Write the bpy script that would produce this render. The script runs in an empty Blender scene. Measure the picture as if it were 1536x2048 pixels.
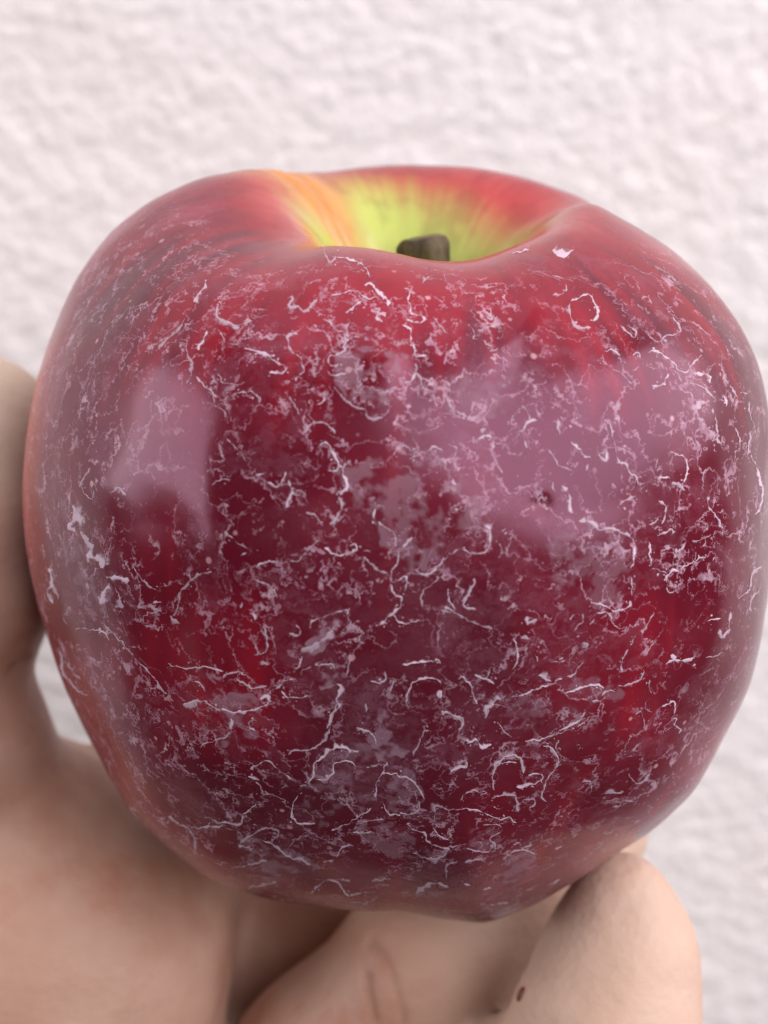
import bpy, bmesh, math, random
import numpy as np
from mathutils import Vector, Matrix
from mathutils.bvhtree import BVHTree

random.seed(7)
rng = np.random.default_rng(7)
SC = bpy.context.scene
COL = SC.collection

# ------------------------------------------------------------------ camera
PITCH = math.radians(18.0)          # the camera looks down on the apple
FPX = 2483.0                        # focal length in photograph pixels (1536 wide)
RIGHT = np.array([1.0, 0.0, 0.0])
FWD = np.array([0.0, math.cos(PITCH), -math.sin(PITCH)])
UP = np.array([0.0, math.sin(PITCH), math.cos(PITCH)])
DIST = 0.14
CAM = -(0.0015 * RIGHT + DIST * FWD - 0.0032 * UP)     # apple centre is the world origin


def at(px, py, d):
    """a point d metres in front of the camera, seen at (px, py) of the 1536x2048 photograph"""
    return CAM + RIGHT * ((px - 768.0) * d / FPX) + FWD * d + UP * ((1024.0 - py) * d / FPX)


def project(p):
    q = p - CAM
    d = q @ FWD
    return 768.0 + FPX * (q @ RIGHT) / d, 1024.0 - FPX * (q @ UP) / d, d


cam_data = bpy.data.cameras.new("camera")
cam = bpy.data.objects.new("camera", cam_data)
COL.objects.link(cam)
cam.location = CAM
cam.rotation_euler = (math.pi / 2 - PITCH, 0, 0)
cam_data.sensor_fit = 'HORIZONTAL'
cam_data.sensor_width = 36.0
cam_data.lens = 36.0 * FPX / 1536.0
cam_data.clip_start = 0.01
cam_data.clip_end = 50.0
cam_data.dof.use_dof = True
cam_data.dof.focus_distance = 0.110
cam_data.dof.aperture_fstop = 30.0
cam_data.dof.aperture_blades = 0
SC.camera = cam

# ------------------------------------------------------------------ light
world = bpy.data.worlds.new("World")
SC.world = world
world.use_nodes = True
bg = world.node_tree.nodes["Background"]
bg.inputs[0].default_value = (1.0, 0.95, 0.95, 1)
bg.inputs[1].default_value = 0.07


def window_light(name, az, el, dist, w, h, radiance, colour, roll=0.0):
    """soft light from a window or added overhead: az measured from straight behind the camera towards the right"""
    ld = bpy.data.lights.new(name, 'AREA')
    ld.shape = 'RECTANGLE'
    ld.size, ld.size_y = w, h
    ld.energy = radiance * math.pi * w * h
    ld.color = colour
    o = bpy.data.objects.new(name, ld)
    COL.objects.link(o)
    a, e = math.radians(az), math.radians(el)
    d = Vector((math.sin(a) * math.cos(e), -math.cos(a) * math.cos(e), math.sin(e)))
    o.location = d * dist
    o.rotation_euler = d.to_track_quat('Z', 'Y').to_euler()
    o.rotation_euler.rotate_axis('Z', math.radians(roll))
    return o


window_light("window_light", 58, 31, 1.2, 1.95, 0.98, 5.4, (1.0, 0.935, 0.98))
window_light("window_light.001", -80, 15, 1.2, 1.0, 0.75, 4.4, (1.0, 0.935, 0.965))
window_light("overhead_soft_light", 0, 84, 1.3, 1.7, 1.1, 1.3, (1.0, 0.95, 0.95))  # soft light added overhead so brightness falls off downwards

SC.view_settings.view_transform = 'Standard'
SC.view_settings.look = 'None'
SC.view_settings.gamma = 1.0
SC.view_settings.exposure = 0.0
SC.render.engine = 'CYCLES'
SC.cycles.use_denoising = True
SC.cycles.max_bounces = 4
SC.cycles.adaptive_threshold = 0.02

# ------------------------------------------------------------------ numpy noise


def _hash(ix, iy, iz, seed):
    h = (ix.astype(np.int64) * 374761393 + iy.astype(np.int64) * 668265263 + iz.astype(np.int64) * 2147483647 + seed * 974634777)
    h = (h ^ (h >> 13)) * 1274126177
    h = h ^ (h >> 16)
    return (h & 0xFFFF).astype(np.float64) / 65535.0


def vnoise(p, seed=0):
    f = np.floor(p)
    t = p - f
    t = t * t * t * (t * (t * 6 - 15) + 10)
    i = f.astype(np.int64)
    out = 0
    for dx in (0, 1):
        for dy in (0, 1):
            for dz in (0, 1):
                w = (t[:, 0] if dx else 1 - t[:, 0]) * (t[:, 1] if dy else 1 - t[:, 1]) * (t[:, 2] if dz else 1 - t[:, 2])
                out = out + w * _hash(i[:, 0] + dx, i[:, 1] + dy, i[:, 2] + dz, seed)
    return out * 2 - 1


def fbm(p, seed=0, octaves=3, gain=0.5):
    a, s, tot = 1.0, 0, 0
    for k in range(octaves):
        s = s + a * vnoise(p * (2.03 ** k) + 17.3 * k, seed + k)
        tot += a
        a *= gain
    return s / tot


def sstep(a, b, x):
    t = np.clip((x - a) / (b - a), 0, 1)
    return t * t * (3 - 2 * t)


# ------------------------------------------------------------------ mesh helpers
def mesh_obj(name, verts, faces, mat, parent=None, smooth=True):
    me = bpy.data.meshes.new(name)
    verts = np.asarray(verts, dtype=np.float32)
    me.from_pydata(verts.tolist(), [], faces if isinstance(faces, list) else faces.tolist())
    if smooth:
        me.polygons.foreach_set('use_smooth', np.ones(len(me.polygons), dtype=bool))
    me.materials.append(mat)
    me.update()
    o = bpy.data.objects.new(name, me)
    COL.objects.link(o)
    if parent is not None:
        o.parent = parent
    return o


def set_attr(o, name, vals):
    vals = np.asarray(vals, dtype=np.float32)
    if vals.ndim == 1:
        a = o.data.attributes.new(name, 'FLOAT', 'POINT')
        a.data.foreach_set('value', vals)
    else:
        a = o.data.attributes.new(name, 'FLOAT_COLOR', 'POINT')
        c = np.ones((len(vals), 4), dtype=np.float32)
        c[:, :3] = vals
        a.data.foreach_set('color', c.ravel())


def catmull(pts, n):
    """smooth curve through pts, n samples evenly spaced along the length"""
    P = np.asarray(pts, float)
    P = np.vstack([2 * P[0] - P[1], P, 2 * P[-1] - P[-2]])
    out = []
    for i in range(1, len(P) - 2):
        t = np.linspace(0, 1, 24, endpoint=False)[:, None]
        a, b, c, d = P[i - 1], P[i], P[i + 1], P[i + 2]
        out.append(0.5 * (2 * b + (c - a) * t + (2 * a - 5 * b + 4 * c - d) * t ** 2 + (3 * b - a - 3 * c + d) * t ** 3))
    out = np.vstack(out + [P[-2:-1]])
    L = np.concatenate([[0], np.cumsum(np.linalg.norm(np.diff(out, axis=0), axis=1))])
    s = np.linspace(0, L[-1], n)
    return np.stack([np.interp(s, L, out[:, k]) for k in range(P.shape[1])], 1)


# ------------------------------------------------------------------ node helpers
class NT:
    def __init__(self, name):
        self.m = bpy.data.materials.new(name)
        self.m.use_nodes = True
        self.t = self.m.node_tree
        self.b = self.t.nodes["Principled BSDF"]
        self.out = self.t.nodes["Material Output"]

    def put(self, sock, v):
        if isinstance(v, bpy.types.NodeSocket):
            self.t.links.new(v, sock)
        elif isinstance(v, (tuple, list)) and len(v) == 3 and sock.type == 'RGBA':
            sock.default_value = (*v, 1)
        else:
            sock.default_value = v

    def set(self, **kw):
        for k, v in kw.items():
            self.put(self.b.inputs[k.replace('_', ' ')], v)

    def node(self, typ, **props):
        n = self.t.nodes.new(typ)
        for k, v in props.items():
            setattr(n, k, v)
        return n

    def coord(self, kind='Object'):
        return self.node('ShaderNodeTexCoord').outputs[kind]

    def attr(self, name, out='Fac'):
        return self.node('ShaderNodeAttribute', attribute_name=name).outputs[out]

    def mapping(self, vec, scale=(1, 1, 1), loc=(0, 0, 0), rot=(0, 0, 0)):
        n = self.node('ShaderNodeMapping')
        self.put(n.inputs['Vector'], vec)
        n.inputs['Scale'].default_value = scale
        n.inputs['Location'].default_value = loc
        n.inputs['Rotation'].default_value = rot
        return n.outputs[0]

    def noise(self, vec, scale, detail=2.0, rough=0.5, dist=0.0, out=0):
        n = self.node('ShaderNodeTexNoise')
        self.put(n.inputs['Vector'], vec)
        self.put(n.inputs['Scale'], scale)
        n.inputs['Detail'].default_value = detail
        n.inputs['Roughness'].default_value = rough
        n.inputs['Distortion'].default_value = dist
        return n.outputs[out]

    def voro(self, vec, scale, feature='F1', out='Distance', rnd=1.0):
        n = self.node('ShaderNodeTexVoronoi', feature=feature)
        self.put(n.inputs['Vector'], vec)
        self.put(n.inputs['Scale'], scale)
        n.inputs['Randomness'].default_value = rnd
        return n.outputs[out]

    def math(self, op, a, b=0.0, c=0.0, clamp=False):
        n = self.node('ShaderNodeMath', operation=op, use_clamp=clamp)
        for i, v in enumerate((a, b, c)):
            self.put(n.inputs[i], v)
        return n.outputs[0]

    def ss(self, x, lo, hi, a=0.0, b=1.0):
        n = self.node('ShaderNodeMapRange', interpolation_type='SMOOTHSTEP')
        self.put(n.inputs[0], x)
        for i, v in enumerate((lo, hi, a, b)):
            self.put(n.inputs[i + 1], v)
        return n.outputs[0]

    def mul(self, *xs):
        r = xs[0]
        for x in xs[1:]:
            r = self.math('MULTIPLY', r, x)
        return r

    def add(self, *xs):
        r = xs[0]
        for x in xs[1:]:
            r = self.math('ADD', r, x)
        return r

    def mx(self, a, b):
        return self.math('MAXIMUM', a, b)

    def mix(self, f, a, b):
        n = self.node('ShaderNodeMix', data_type='RGBA')
        self.put(n.inputs[0], f)
        self.put(n.inputs[6], a)
        self.put(n.inputs[7], b)
        return n.outputs[2]

    def vmath(self, op, a, b):
        n = self.node('ShaderNodeVectorMath', operation=op)
        self.put(n.inputs[0], a)
        self.put(n.inputs[1], b)
        return n.outputs[0]

    def vscale(self, a, s):
        n = self.node('ShaderNodeVectorMath', operation='SCALE')
        self.put(n.inputs[0], a)
        self.put(n.inputs['Scale'], s)
        return n.outputs[0]

    def bump(self, h, strength, dist, normal=None):
        n = self.node('ShaderNodeBump')
        self.put(n.inputs['Height'], h)
        n.inputs['Strength'].default_value = strength
        n.inputs['Distance'].default_value = dist
        if normal is not None:
            self.put(n.inputs['Normal'], normal)
        return n.outputs[0]


# ------------------------------------------------------------------ materials
def wall_material():
    n = NT("rough_white_plaster")
    co = n.coord()
    f = n.noise(co, 560, 2, 0.6)
    s = n.noise(co, 9, 1, 0.5)
    col = n.mix(n.ss(s, 0.35, 0.65), (0.855, 0.805, 0.785), (0.845, 0.815, 0.80))
    col = n.mix(n.ss(f, 0.3, 0.42, 0.35, 0.0), col, (0.62, 0.57, 0.56))
    n.set(Base_Color=col, Roughness=0.85, Specular_IOR_Level=0.2, Normal=n.bump(f, 0.6, 0.0010))
    return n.m


def apple_material():
    n = NT("apple_skin")
    co = n.coord()
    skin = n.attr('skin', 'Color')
    bloom = n.attr('bloom')
    resid = n.attr('resid')         # where spray residue dried on the skin
    warp = n.vscale(n.vmath('SUBTRACT', n.noise(co, 170, 5, 0.72, out=1), (0.5, 0.5, 0.5)), 0.0075)
    cw = n.vmath('ADD', co, warp)
    # colour flecks in the red
    fl = n.noise(n.mapping(co, (1, 1, 0.35)), 260, 2, 0.65)
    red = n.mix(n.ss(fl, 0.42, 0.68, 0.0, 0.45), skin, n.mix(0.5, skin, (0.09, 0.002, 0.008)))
    # dried edges: broken iso-lines of two noises
    n1 = n.noise(cw, 140, 2, 0.5)
    n2 = n.noise(n.mapping(cw, (1, 1, 1.25), (3.1, 0.7, 1.9)), 320, 1.5, 0.5)
    n3 = n.noise(n.mapping(co, loc=(0.3, 0.2, 0.9)), 75, 2, 0.5)
    brk = n.noise(co, 620, 2, 0.7)
    brk2 = n.noise(n.mapping(co, loc=(1.3, 4.2, 0.9)), 240, 2, 0.6)
    l1 = n.ss(n.math('ABSOLUTE', n.math('SUBTRACT', n1, 0.52)), 0.002, n.mul(brk, 0.026), 1.0, 0.0)
    l1 = n.mul(l1, n.ss(brk2, 0.34, 0.50), n.ss(brk, 0.34, 0.48))
    l2 = n.ss(n.math('ABSOLUTE', n.math('SUBTRACT', n2, 0.53)), 0.002, n.mul(brk, 0.040), 1.0, 0.0)
    l2 = n.mul(l2, n.ss(brk2, 0.66, 0.50), n.ss(n3, 0.30, 0.46), n.ss(brk, 0.36, 0.50))
    # pale pores
    v = n.voro(co, 330)
    vc = v.node.outputs['Color']
    sep = n.node('ShaderNodeSeparateColor')
    n.put(sep.inputs[0], vc)
    rad = n.mul(sep.outputs[1], 0.075)
    dots = n.mul(n.ss(v, rad, n.add(rad, 0.05), 1.0, 0.0), n.ss(sep.outputs[0], 0.45, 0.5))
    # crumbs
    chips = n.mul(n.ss(n.noise(n.mapping(cw, (1, 1, 1.7)), 640, 3, 0.62), 0.60, 0.70), n.ss(n3, 0.62, 0.45))
    # thin veil inside the dried patches
    grain = n.noise(n.mapping(cw, (1, 1, 1.8)), 420, 3, 0.72)
    patch = n.mul(n.ss(n1, 0.50, 0.53), n.ss(grain, 0.36, 0.70))
    veil = n.add(n.mul(patch, 0.10), n.mul(bloom, n.ss(n.noise(n.mapping(cw, (1, 1, 1.6)), 150, 3, 0.66), 0.28, 0.72, 0.25, 1.2), n.ss(grain, 0.3, 0.65, 0.5, 1.1)))
    lines = n.mx(n.mx(n.mul(l1, 0.68), n.mul(l2, 0.55)), n.mul(chips, 0.42))
    lines = n.mul(lines, resid)
    dots = n.mul(dots, resid, 0.6)
    veil = n.mul(veil, n.attr('veil'))
    f = n.math('MINIMUM', n.mx(lines, veil), 0.9)
    col = n.mix(veil, red, (0.36, 0.20, 0.27))
    col = n.mix(lines, col, n.mix(n.ss(brk, 0.5, 0.65), (0.43, 0.25, 0.33), (0.62, 0.46, 0.55)))
    col = n.mix(dots, col, (0.72, 0.42, 0.44))
    h = n.mul(n.noise(co, 240, 1.5, 0.65), 0.6)
    rough = n.add(0.17, n.mul(f, 0.3), n.mul(n.ss(n3, 0.3, 0.7), 0.08))
    n.set(Base_Color=col, Roughness=rough, IOR=1.49, Specular_Tint=(1.0, 0.62, 0.86, 1.0), Normal=n.bump(h, 0.35, 0.00022))
    return n.m


def skin_material():
    n = NT("hand_skin")
    co = n.coord()
    a = n.noise(co, 55, 3, 0.55)
    b = n.noise(n.mapping(co, loc=(0.4, 1.2, 0.1)), 110, 4, 0.6)
    fine = n.voro(n.mapping(co, (1, 1, 1)), 900)
    wrk = n.noise(n.mapping(co, (1, 1, 2.6), rot=(0.3, 0.5, 0.2)), 420, 4, 0.65)
    col = n.mix(n.ss(a, 0.35, 0.66), (0.43, 0.225, 0.152), (0.52, 0.325, 0.245))
    col = n.mix(n.ss(b, 0.5, 0.72, 0.0, 0.55), col, (0.41, 0.155, 0.095))
    col = n.mix(n.attr('pale'), col, (0.62, 0.48, 0.375))
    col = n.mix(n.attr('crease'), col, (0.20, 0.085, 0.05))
    n.set(Base_Color=col, Roughness=n.add(0.44, n.mul(b, 0.2)), IOR=1.4,
          Normal=n.bump(n.add(n.mul(fine, 0.4), wrk), 0.35, 0.0004))
    return n.m


def stem_material():
    n = NT("apple_stem_bark")
    co = n.coord()
    a = n.noise(n.mapping(co, (1, 1, 0.4)), 700, 4, 0.65)
    col = n.mix(n.ss(a, 0.35, 0.65), (0.04, 0.026, 0.014), (0.12, 0.088, 0.04))
    col = n.mix(n.attr('cut'), col, (0.16, 0.12, 0.06))
    n.set(Base_Color=col, Roughness=0.75, Normal=n.bump(a, 0.7, 0.0005))
    return n.m


def plain(name, col, rough=0.5, **kw):
    n = NT(name)
    n.set(Base_Color=col, Roughness=rough, **kw)
    return n.m


def residue_material(name, colour, soft):
    """dried spray residue: opaque crust where 'cover' is high, breaking up towards its edge"""
    n = NT(name)
    co = n.coord()
    cov = n.attr('cover')
    g = n.noise(co, 950, 1.5, 0.7)
    g2 = n.noise(co, 330, 1, 0.6)
    a = n.add(cov, n.mul(n.math('SUBTRACT', g, 0.5), soft), n.mul(n.math('SUBTRACT', g2, 0.5), soft))
    a = n.ss(a, 0.22, 0.62)
    a = n.mul(a, n.attr('opaque'))
    tr = n.node('ShaderNodeBsdfTransparent')
    ms = n.node('ShaderNodeMixShader')
    n.put(ms.inputs[0], a)
    n.t.links.new(tr.outputs[0], ms.inputs[1])
    n.t.links.new(n.b.outputs[0], ms.inputs[2])
    n.t.links.new(ms.outputs[0], n.out.inputs[0])
    n.set(Base_Color=n.mix(g2, colour, tuple(min(1, c * 1.12) for c in colour)), Roughness=0.5)
    return n.m


M_WALL = wall_material()
M_APPLE = apple_material()
M_SKIN = skin_material()
M_STEM = stem_material()
M_NAIL = plain("fingernail", (0.62, 0.40, 0.33), 0.3)
M_MOLE = plain("skin_mole", (0.16, 0.035, 0.02), 0.5)
M_LINE = residue_material("dried_residue_edge", (0.60, 0.45, 0.54), 0.9)
M_FILM = residue_material("dried_residue_film", (0.46, 0.28, 0.36), 1.7)


# ------------------------------------------------------------------ wall
def build_wall():
    c = np.arange(-0.26, 0.2601, 0.0011)
    ext = np.cumsum(0.0013 * 1.22 ** np.arange(1, 27))
    gx = np.concatenate([-0.26 - ext[::-1], c, 0.26 + ext])
    gz = np.concatenate([-0.28 - ext[::-1], np.arange(-0.28, 0.2001, 0.0011), 0.20 + ext])
    X, Z = np.meshgrid(gx, gz)
    p = np.stack([X.ravel(), np.zeros(X.size), Z.ravel()], 1)
    q = p.copy()
    c30, s30 = math.cos(0.35), math.sin(0.35)
    q = np.stack([q[:, 0] * c30 - q[:, 2] * s30, q[:, 1], q[:, 0] * s30 + q[:, 2] * c30], 1) * np.array([1, 1, 1.25])
    h = 0.00052 * fbm(q * 430, 3, 2, 0.6) + 0.00022 * fbm(q * 230, 11, 2) + 0.0006 * fbm(q * 14, 21, 2)
    out = np.maximum(np.maximum(np.abs(p[:, 0]) - 0.25, 0), np.maximum(p[:, 2] - 0.19, -0.27 - p[:, 2]))
    p[:, 1] = -h * np.exp(-(np.maximum(out, 0) / 0.03) ** 2)       # coarse grid further out: relief from the material only
    nx, nz = len(gx), len(gz)
    i = np.arange(nz - 1)[:, None] * nx + np.arange(nx - 1)[None, :]
    i = i.ravel()
    f = np.stack([i, i + 1, i + 1 + nx, i + nx], 1)
    o = mesh_obj("wall", p, f, M_WALL)
    o.location = (0, WALL_Y, 0)
    o["kind"] = "structure"
    o["label"] = "rough white plaster wall behind the apple"
    return o


WALL_Y = 0.15
build_wall()

# ------------------------------------------------------------------ apple
R = 0.0402
SIL = [(45, 950), (55, 850), (75, 750), (105, 660), (150, 560), (215, 470), (300, 402), (400, 355), (480, 338), (540, 335),
       (600, 343), (660, 343), (720, 335), (850, 330), (950, 335), (1050, 355), (1150, 390), (1250, 440), (1350, 503),
       (1420, 570), (1480, 650), (1515, 720), (1536, 800), (1546, 950), (1542, 1100), (1530, 1230), (1500, 1370),
       (1450, 1470), (1390, 1580), (1300, 1665), (1220, 1715), (1130, 1775), (1060, 1815), (965, 1848), (900, 1842),
       (800, 1822), (650, 1815), (520, 1795), (430, 1765), (330, 1690), (250, 1610), (190, 1500), (150, 1420), (100, 1290),
       (70, 1190), (50, 1080)]
CX, CY = 795.0, 1085.0


def angdiff(a, b):
    return (a - b + math.pi) % (2 * math.pi) - math.pi


def build_apple():
    prof = [(0.0, .50), (.035, .505), (.08, .54), (.14, .62), (.21, .725), (.29, .815), (.38, .875), (.48, .90), (.59, .885),
            (.70, .83), (.81, .725), (.90, .575), (.965, .38), (.995, .15), (.985, -.09), (.94, -.33), (.865, -.56), (.765, -.75),
            (.64, -.885), (.51, -.955), (.40, -.965), (.28, -.915), (.17, -.83), (.07, -.77), (0.0, -.755)]
    ns, nphi = 330, 460
    C = catmull(prof, ns)
    rim_i = int(np.argmax(C[:, 1]))
    phi = np.linspace(-math.pi, math.pi, nphi, endpoint=False)
    PH, II = np.meshgrid(phi, np.arange(1, ns - 1))
    rho, hh = C[II, 0], C[II, 1]
    t = II / rim_i                                # 0 stem pit, 1 rim
    # uneven rim: high lobes left and back, low saddle in front
    d2r = math.radians
    lobe = (0.085 * np.exp(-(angdiff(PH, d2r(166)) / 0.55) ** 2) - 0.05 * np.exp(-(angdiff(PH, d2r(-128)) / 0.42) ** 2) + 0.03 * np.exp(-(angdiff(PH, d2r(75)) / 0.7) ** 2)
            - 0.097 * np.exp(-(angdiff(PH, d2r(-82)) / 0.52) ** 2) + 0.03 * np.exp(-(angdiff(PH, d2r(-12)) / 0.45) ** 2)
            - 0.02 * np.exp(-(angdiff(PH, d2r(30)) / 0.4) ** 2))
    wr = np.exp(-((rho - .46) / .30) ** 2) * sstep(.2, .7, hh)
    hh = hh + lobe * wr
    # five soft ribs, stronger near both ends
    rib = np.cos(5 * (PH - d2r(172)))
    amp = 0.010 + 0.03 * sstep(.3, .9, hh) * sstep(.15, .4, rho) + 0.03 * sstep(-.4, -.95, hh)
    rho = rho * (1 + amp * rib)
    hh = hh + 0.02 * rib * sstep(-.5, -.95, hh) * -1
    # folds on the left wall of the stem pit
    fold = np.exp(-(angdiff(PH, d2r(158)) / 0.055) ** 2) + 0.8 * np.exp(-(angdiff(PH, d2r(146)) / 0.05) ** 2)
    rho = rho * (1 + 0.045 * fold * sstep(.15, .5, t) * sstep(1.35, .9, t))
    x, y, z = rho * np.cos(PH), rho * np.sin(PH), hh
    V = np.stack([x.ravel(), y.ravel(), z.ravel()], 1)
    V = np.vstack([[0, 0, C[0, 1]], V, [0, 0, C[-1, 1]]])
    ph = np.concatenate([[0], PH.ravel(), [0]])
    tt = np.concatenate([[0], t.ravel(), [ns / rim_i]])
    # lumps and the flat dents that break the reflections up
    nn = V / np.linalg.norm(V, axis=1)[:, None]
    outer = sstep(0.9, 1.5, tt)
    V = V + nn * (0.020 * fbm(V * 1.5, 5, 2) + 0.0075 * fbm(V * 4.0, 9, 2))[:, None] * outer[:, None]

    def dent(v, cx, cz, wx, wz, dep):
        # on the front half, in apple units
        g = np.exp(-((v[:, 0] - cx) / wx) ** 2 - ((v[:, 2] - cz) / wz) ** 2) * (v[:, 1] < 0)
        return v - nn * (dep * g)[:, None]
    V = dent(V, -0.50, 0.05, 0.07, 0.30, 0.020)
    V = dent(V, -0.72, -0.45, 0.16, 0.12, 0.018)
    V = dent(V, 0.36, 0.06, 0.06, 0.06, 0.006)
    V *= R
    rot = Matrix.Rotation(math.radians(3.5), 3, 'Y') @ Matrix.Rotation(math.radians(1.0), 3, 'X')
    V = V @ np.array(rot).T
    # real outline of this apple, taken over as its own lopsided cross-section
    sil = np.array(SIL, float)
    sa = np.arctan2(sil[:, 1] - CY, sil[:, 0] - CX)
    sr = np.hypot(sil[:, 0] - CX, sil[:, 1] - CY)
    o = np.argsort(sa)
    sa, sr = sa[o], sr[o]
    nb = 240
    bins = -math.pi + (np.arange(nb) + .5) * 2 * math.pi / nb
    tgt = np.interp(bins, np.r_[sa - 2 * math.pi, sa, sa + 2 * math.pi], np.r_[sr, sr, sr])
    for it in range(6):
        px, py, d = project(V)
        a = np.arctan2(py - CY, px - CX)
        r = np.hypot(px - CX, py - CY)
        k = np.clip(((a + math.pi) / (2 * math.pi) * nb).astype(int), 0, nb - 1)
        cur = np.zeros(nb)
        np.maximum.at(cur, k, r)
        g = tgt / cur
        ker = np.array([1, 2, 3, 2, 1]) / 9
        g = np.convolve(np.r_[g[-2:], g, g[:2]], ker, 'valid')
        gv = np.interp(a, np.r_[bins - 2 * math.pi, bins, bins + 2 * math.pi], np.r_[g, g, g])
        cv = np.interp(a, bins, cur)
        w = sstep(.1, .75, r / cv)
        s = 1 + (gv - 1) * w
        V = V + (RIGHT[None] * ((px - CX) * (s - 1) * d / FPX)[:, None]) - UP[None] * ((py - CY) * (s - 1) * d / FPX)[:, None]
    # a small blister high on the front and a pinhole dimple in the right cheek
    px, py, d = project(V)
    view = (V - CAM) / np.linalg.norm(V - CAM, axis=1)[:, None]
    nn = V / np.linalg.norm(V, axis=1)[:, None]
    front = (np.sum(view * nn, 1) < -.1)
    for bx, by, br, amp in ((768, 722, 42, .00042), (1085, 1008, 17, -.00035), (905, 1010, 60, .00018), (1150, 1100, 70, .00016)):
        g = np.exp(-((px - bx) ** 2 + (py - by) ** 2) / br ** 2) * front
        V = V + nn * (amp * g)[:, None]
    # faces
    F = []
    nr = ns - 2
    idx = 1 + np.arange(nr)[:, None] * nphi + np.arange(nphi)[None]
    a_ = idx[:-1]
    b_ = np.roll(idx, -1, 1)[:-1]
    c_ = np.roll(idx, -1, 1)[1:]
    d_ = idx[1:]
    F = np.stack([a_.ravel(), d_.ravel(), c_.ravel(), b_.ravel()], 1).tolist()
    last = len(V) - 1
    for j in range(nphi):
        F.append([0, int(idx[0, j]), int(idx[0, (j + 1) % nphi])])
        F.append([last, int(idx[-1, (j + 1) % nphi]), int(idx[-1, j])])
    root = mesh_obj("apple", V, F, M_APPLE)
    root["label"] = "red apple with white flaking residue, held up in a hand"
    root["category"] = "apple"
    # ---------------- skin colours, with reflections of the hand painted in on the left
    P = V / R
    n_lo = fbm(P * 2.2, 41, 3)
    n_st = fbm(np.stack([np.cos(ph) * 7, np.sin(ph) * 7, tt * 0.6], 1), 51, 3, 0.6)      # streaks running from the stem
    n_st2 = fbm(np.stack([np.cos(ph) * 22, np.sin(ph) * 22, tt * 1.2], 1), 61, 2, 0.6)
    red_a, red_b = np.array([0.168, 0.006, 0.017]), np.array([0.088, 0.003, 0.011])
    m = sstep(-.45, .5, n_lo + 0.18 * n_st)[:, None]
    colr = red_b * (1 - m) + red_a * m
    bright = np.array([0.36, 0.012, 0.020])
    mb = sstep(.1, .7, .5 * n_st2 + .4 * n_lo + 0.65 * sstep(2.1, 1.15, tt))[:, None] * 0.5  # bright red mostly towards the stem end
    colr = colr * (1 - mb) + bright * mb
    thumb_refl = (np.exp(-(angdiff(ph, d2r(-168)) / .16) ** 2) * sstep(1.6, 2.1, tt) * sstep(3.0, 2.5, tt) * 0.8)[:, None]
    colr = colr * (1 - thumb_refl) + np.array([0.60, 0.10, 0.09]) * thumb_refl  # reflection of the thumb, painted as a salmon band
    palm_refl = (np.exp(-(angdiff(ph, d2r(-150)) / .28) ** 2) * np.exp(-((tt - 3.2) / .35) ** 2) * 0.4)[:, None]
    colr = colr * (1 - palm_refl) + np.array([0.42, 0.055, 0.055]) * palm_refl  # soft reflection of the palm painted into the red
    # stem pit
    edge = 0.67 + 0.05 * n_st + 0.03 * n_st2 + 0.10 * np.exp(-(angdiff(ph, d2r(120)) / .5) ** 2) - 0.10 * np.exp(-(angdiff(ph, d2r(40)) / .5) ** 2)
    gm = sstep(edge + .18, edge - .16, tt)[:, None]
    om = (sstep(1.2, 0.8, tt + .2 * n_st2) * np.exp(-(np.maximum(np.abs(angdiff(ph, d2r(149))) - .12, 0) / .24) ** 2))[:, None]
    pink = (sstep(1.12, 0.72, tt + .1 * n_st2))[:, None]
    colr = colr * (1 - pink * .55) + np.array([0.62, 0.11, 0.085]) * pink * .55
    colr = colr * (1 - om * .8) + np.array([0.62, 0.30, 0.08]) * om * .8
    green = np.array([0.42, 0.49, 0.105]) * (1 + .1 * n_st[:, None])
    gm = gm * (1 - .9 * om * sstep(.28, .6, tt)[:, None])
    colr = colr * (1 - gm) + green * gm
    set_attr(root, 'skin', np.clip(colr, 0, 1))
    pxx, pyy, dd = project(V)
    # deposits: thick low on the right, thin on the upper left, none inside the pit
    b = 0.01 + 0.10 * sstep(-.2, .6, fbm(P * 1.7, 71, 3))
    b += 0.20 * sstep(-.1, -.85, P[:, 2]) * sstep(0., .7, P[:, 0] + .3 * n_lo)
    b += 0.12 * np.exp(-(angdiff(ph, d2r(-172)) / .5) ** 2) * sstep(1.9, 1.1, tt)
    b += 0.04 * sstep(.65, 1.0, P[:, 0])
    b *= sstep(.95, 1.15, tt)
    set_attr(root, 'bloom', b)
    set_attr(root, 'veil', sstep(.9, 1.1, tt))
    set_attr(root, 'resid', sstep(1.05, 1.35, tt) * (0.55 + .45 * sstep(-.5, .2, fbm(P * 2.6, 81, 2))))
    bvh = BVHTree.FromPolygons([Vector(v) for v in V], F)
    return root, bvh, V


apple, APPLE_BVH, AV = build_apple()


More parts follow.
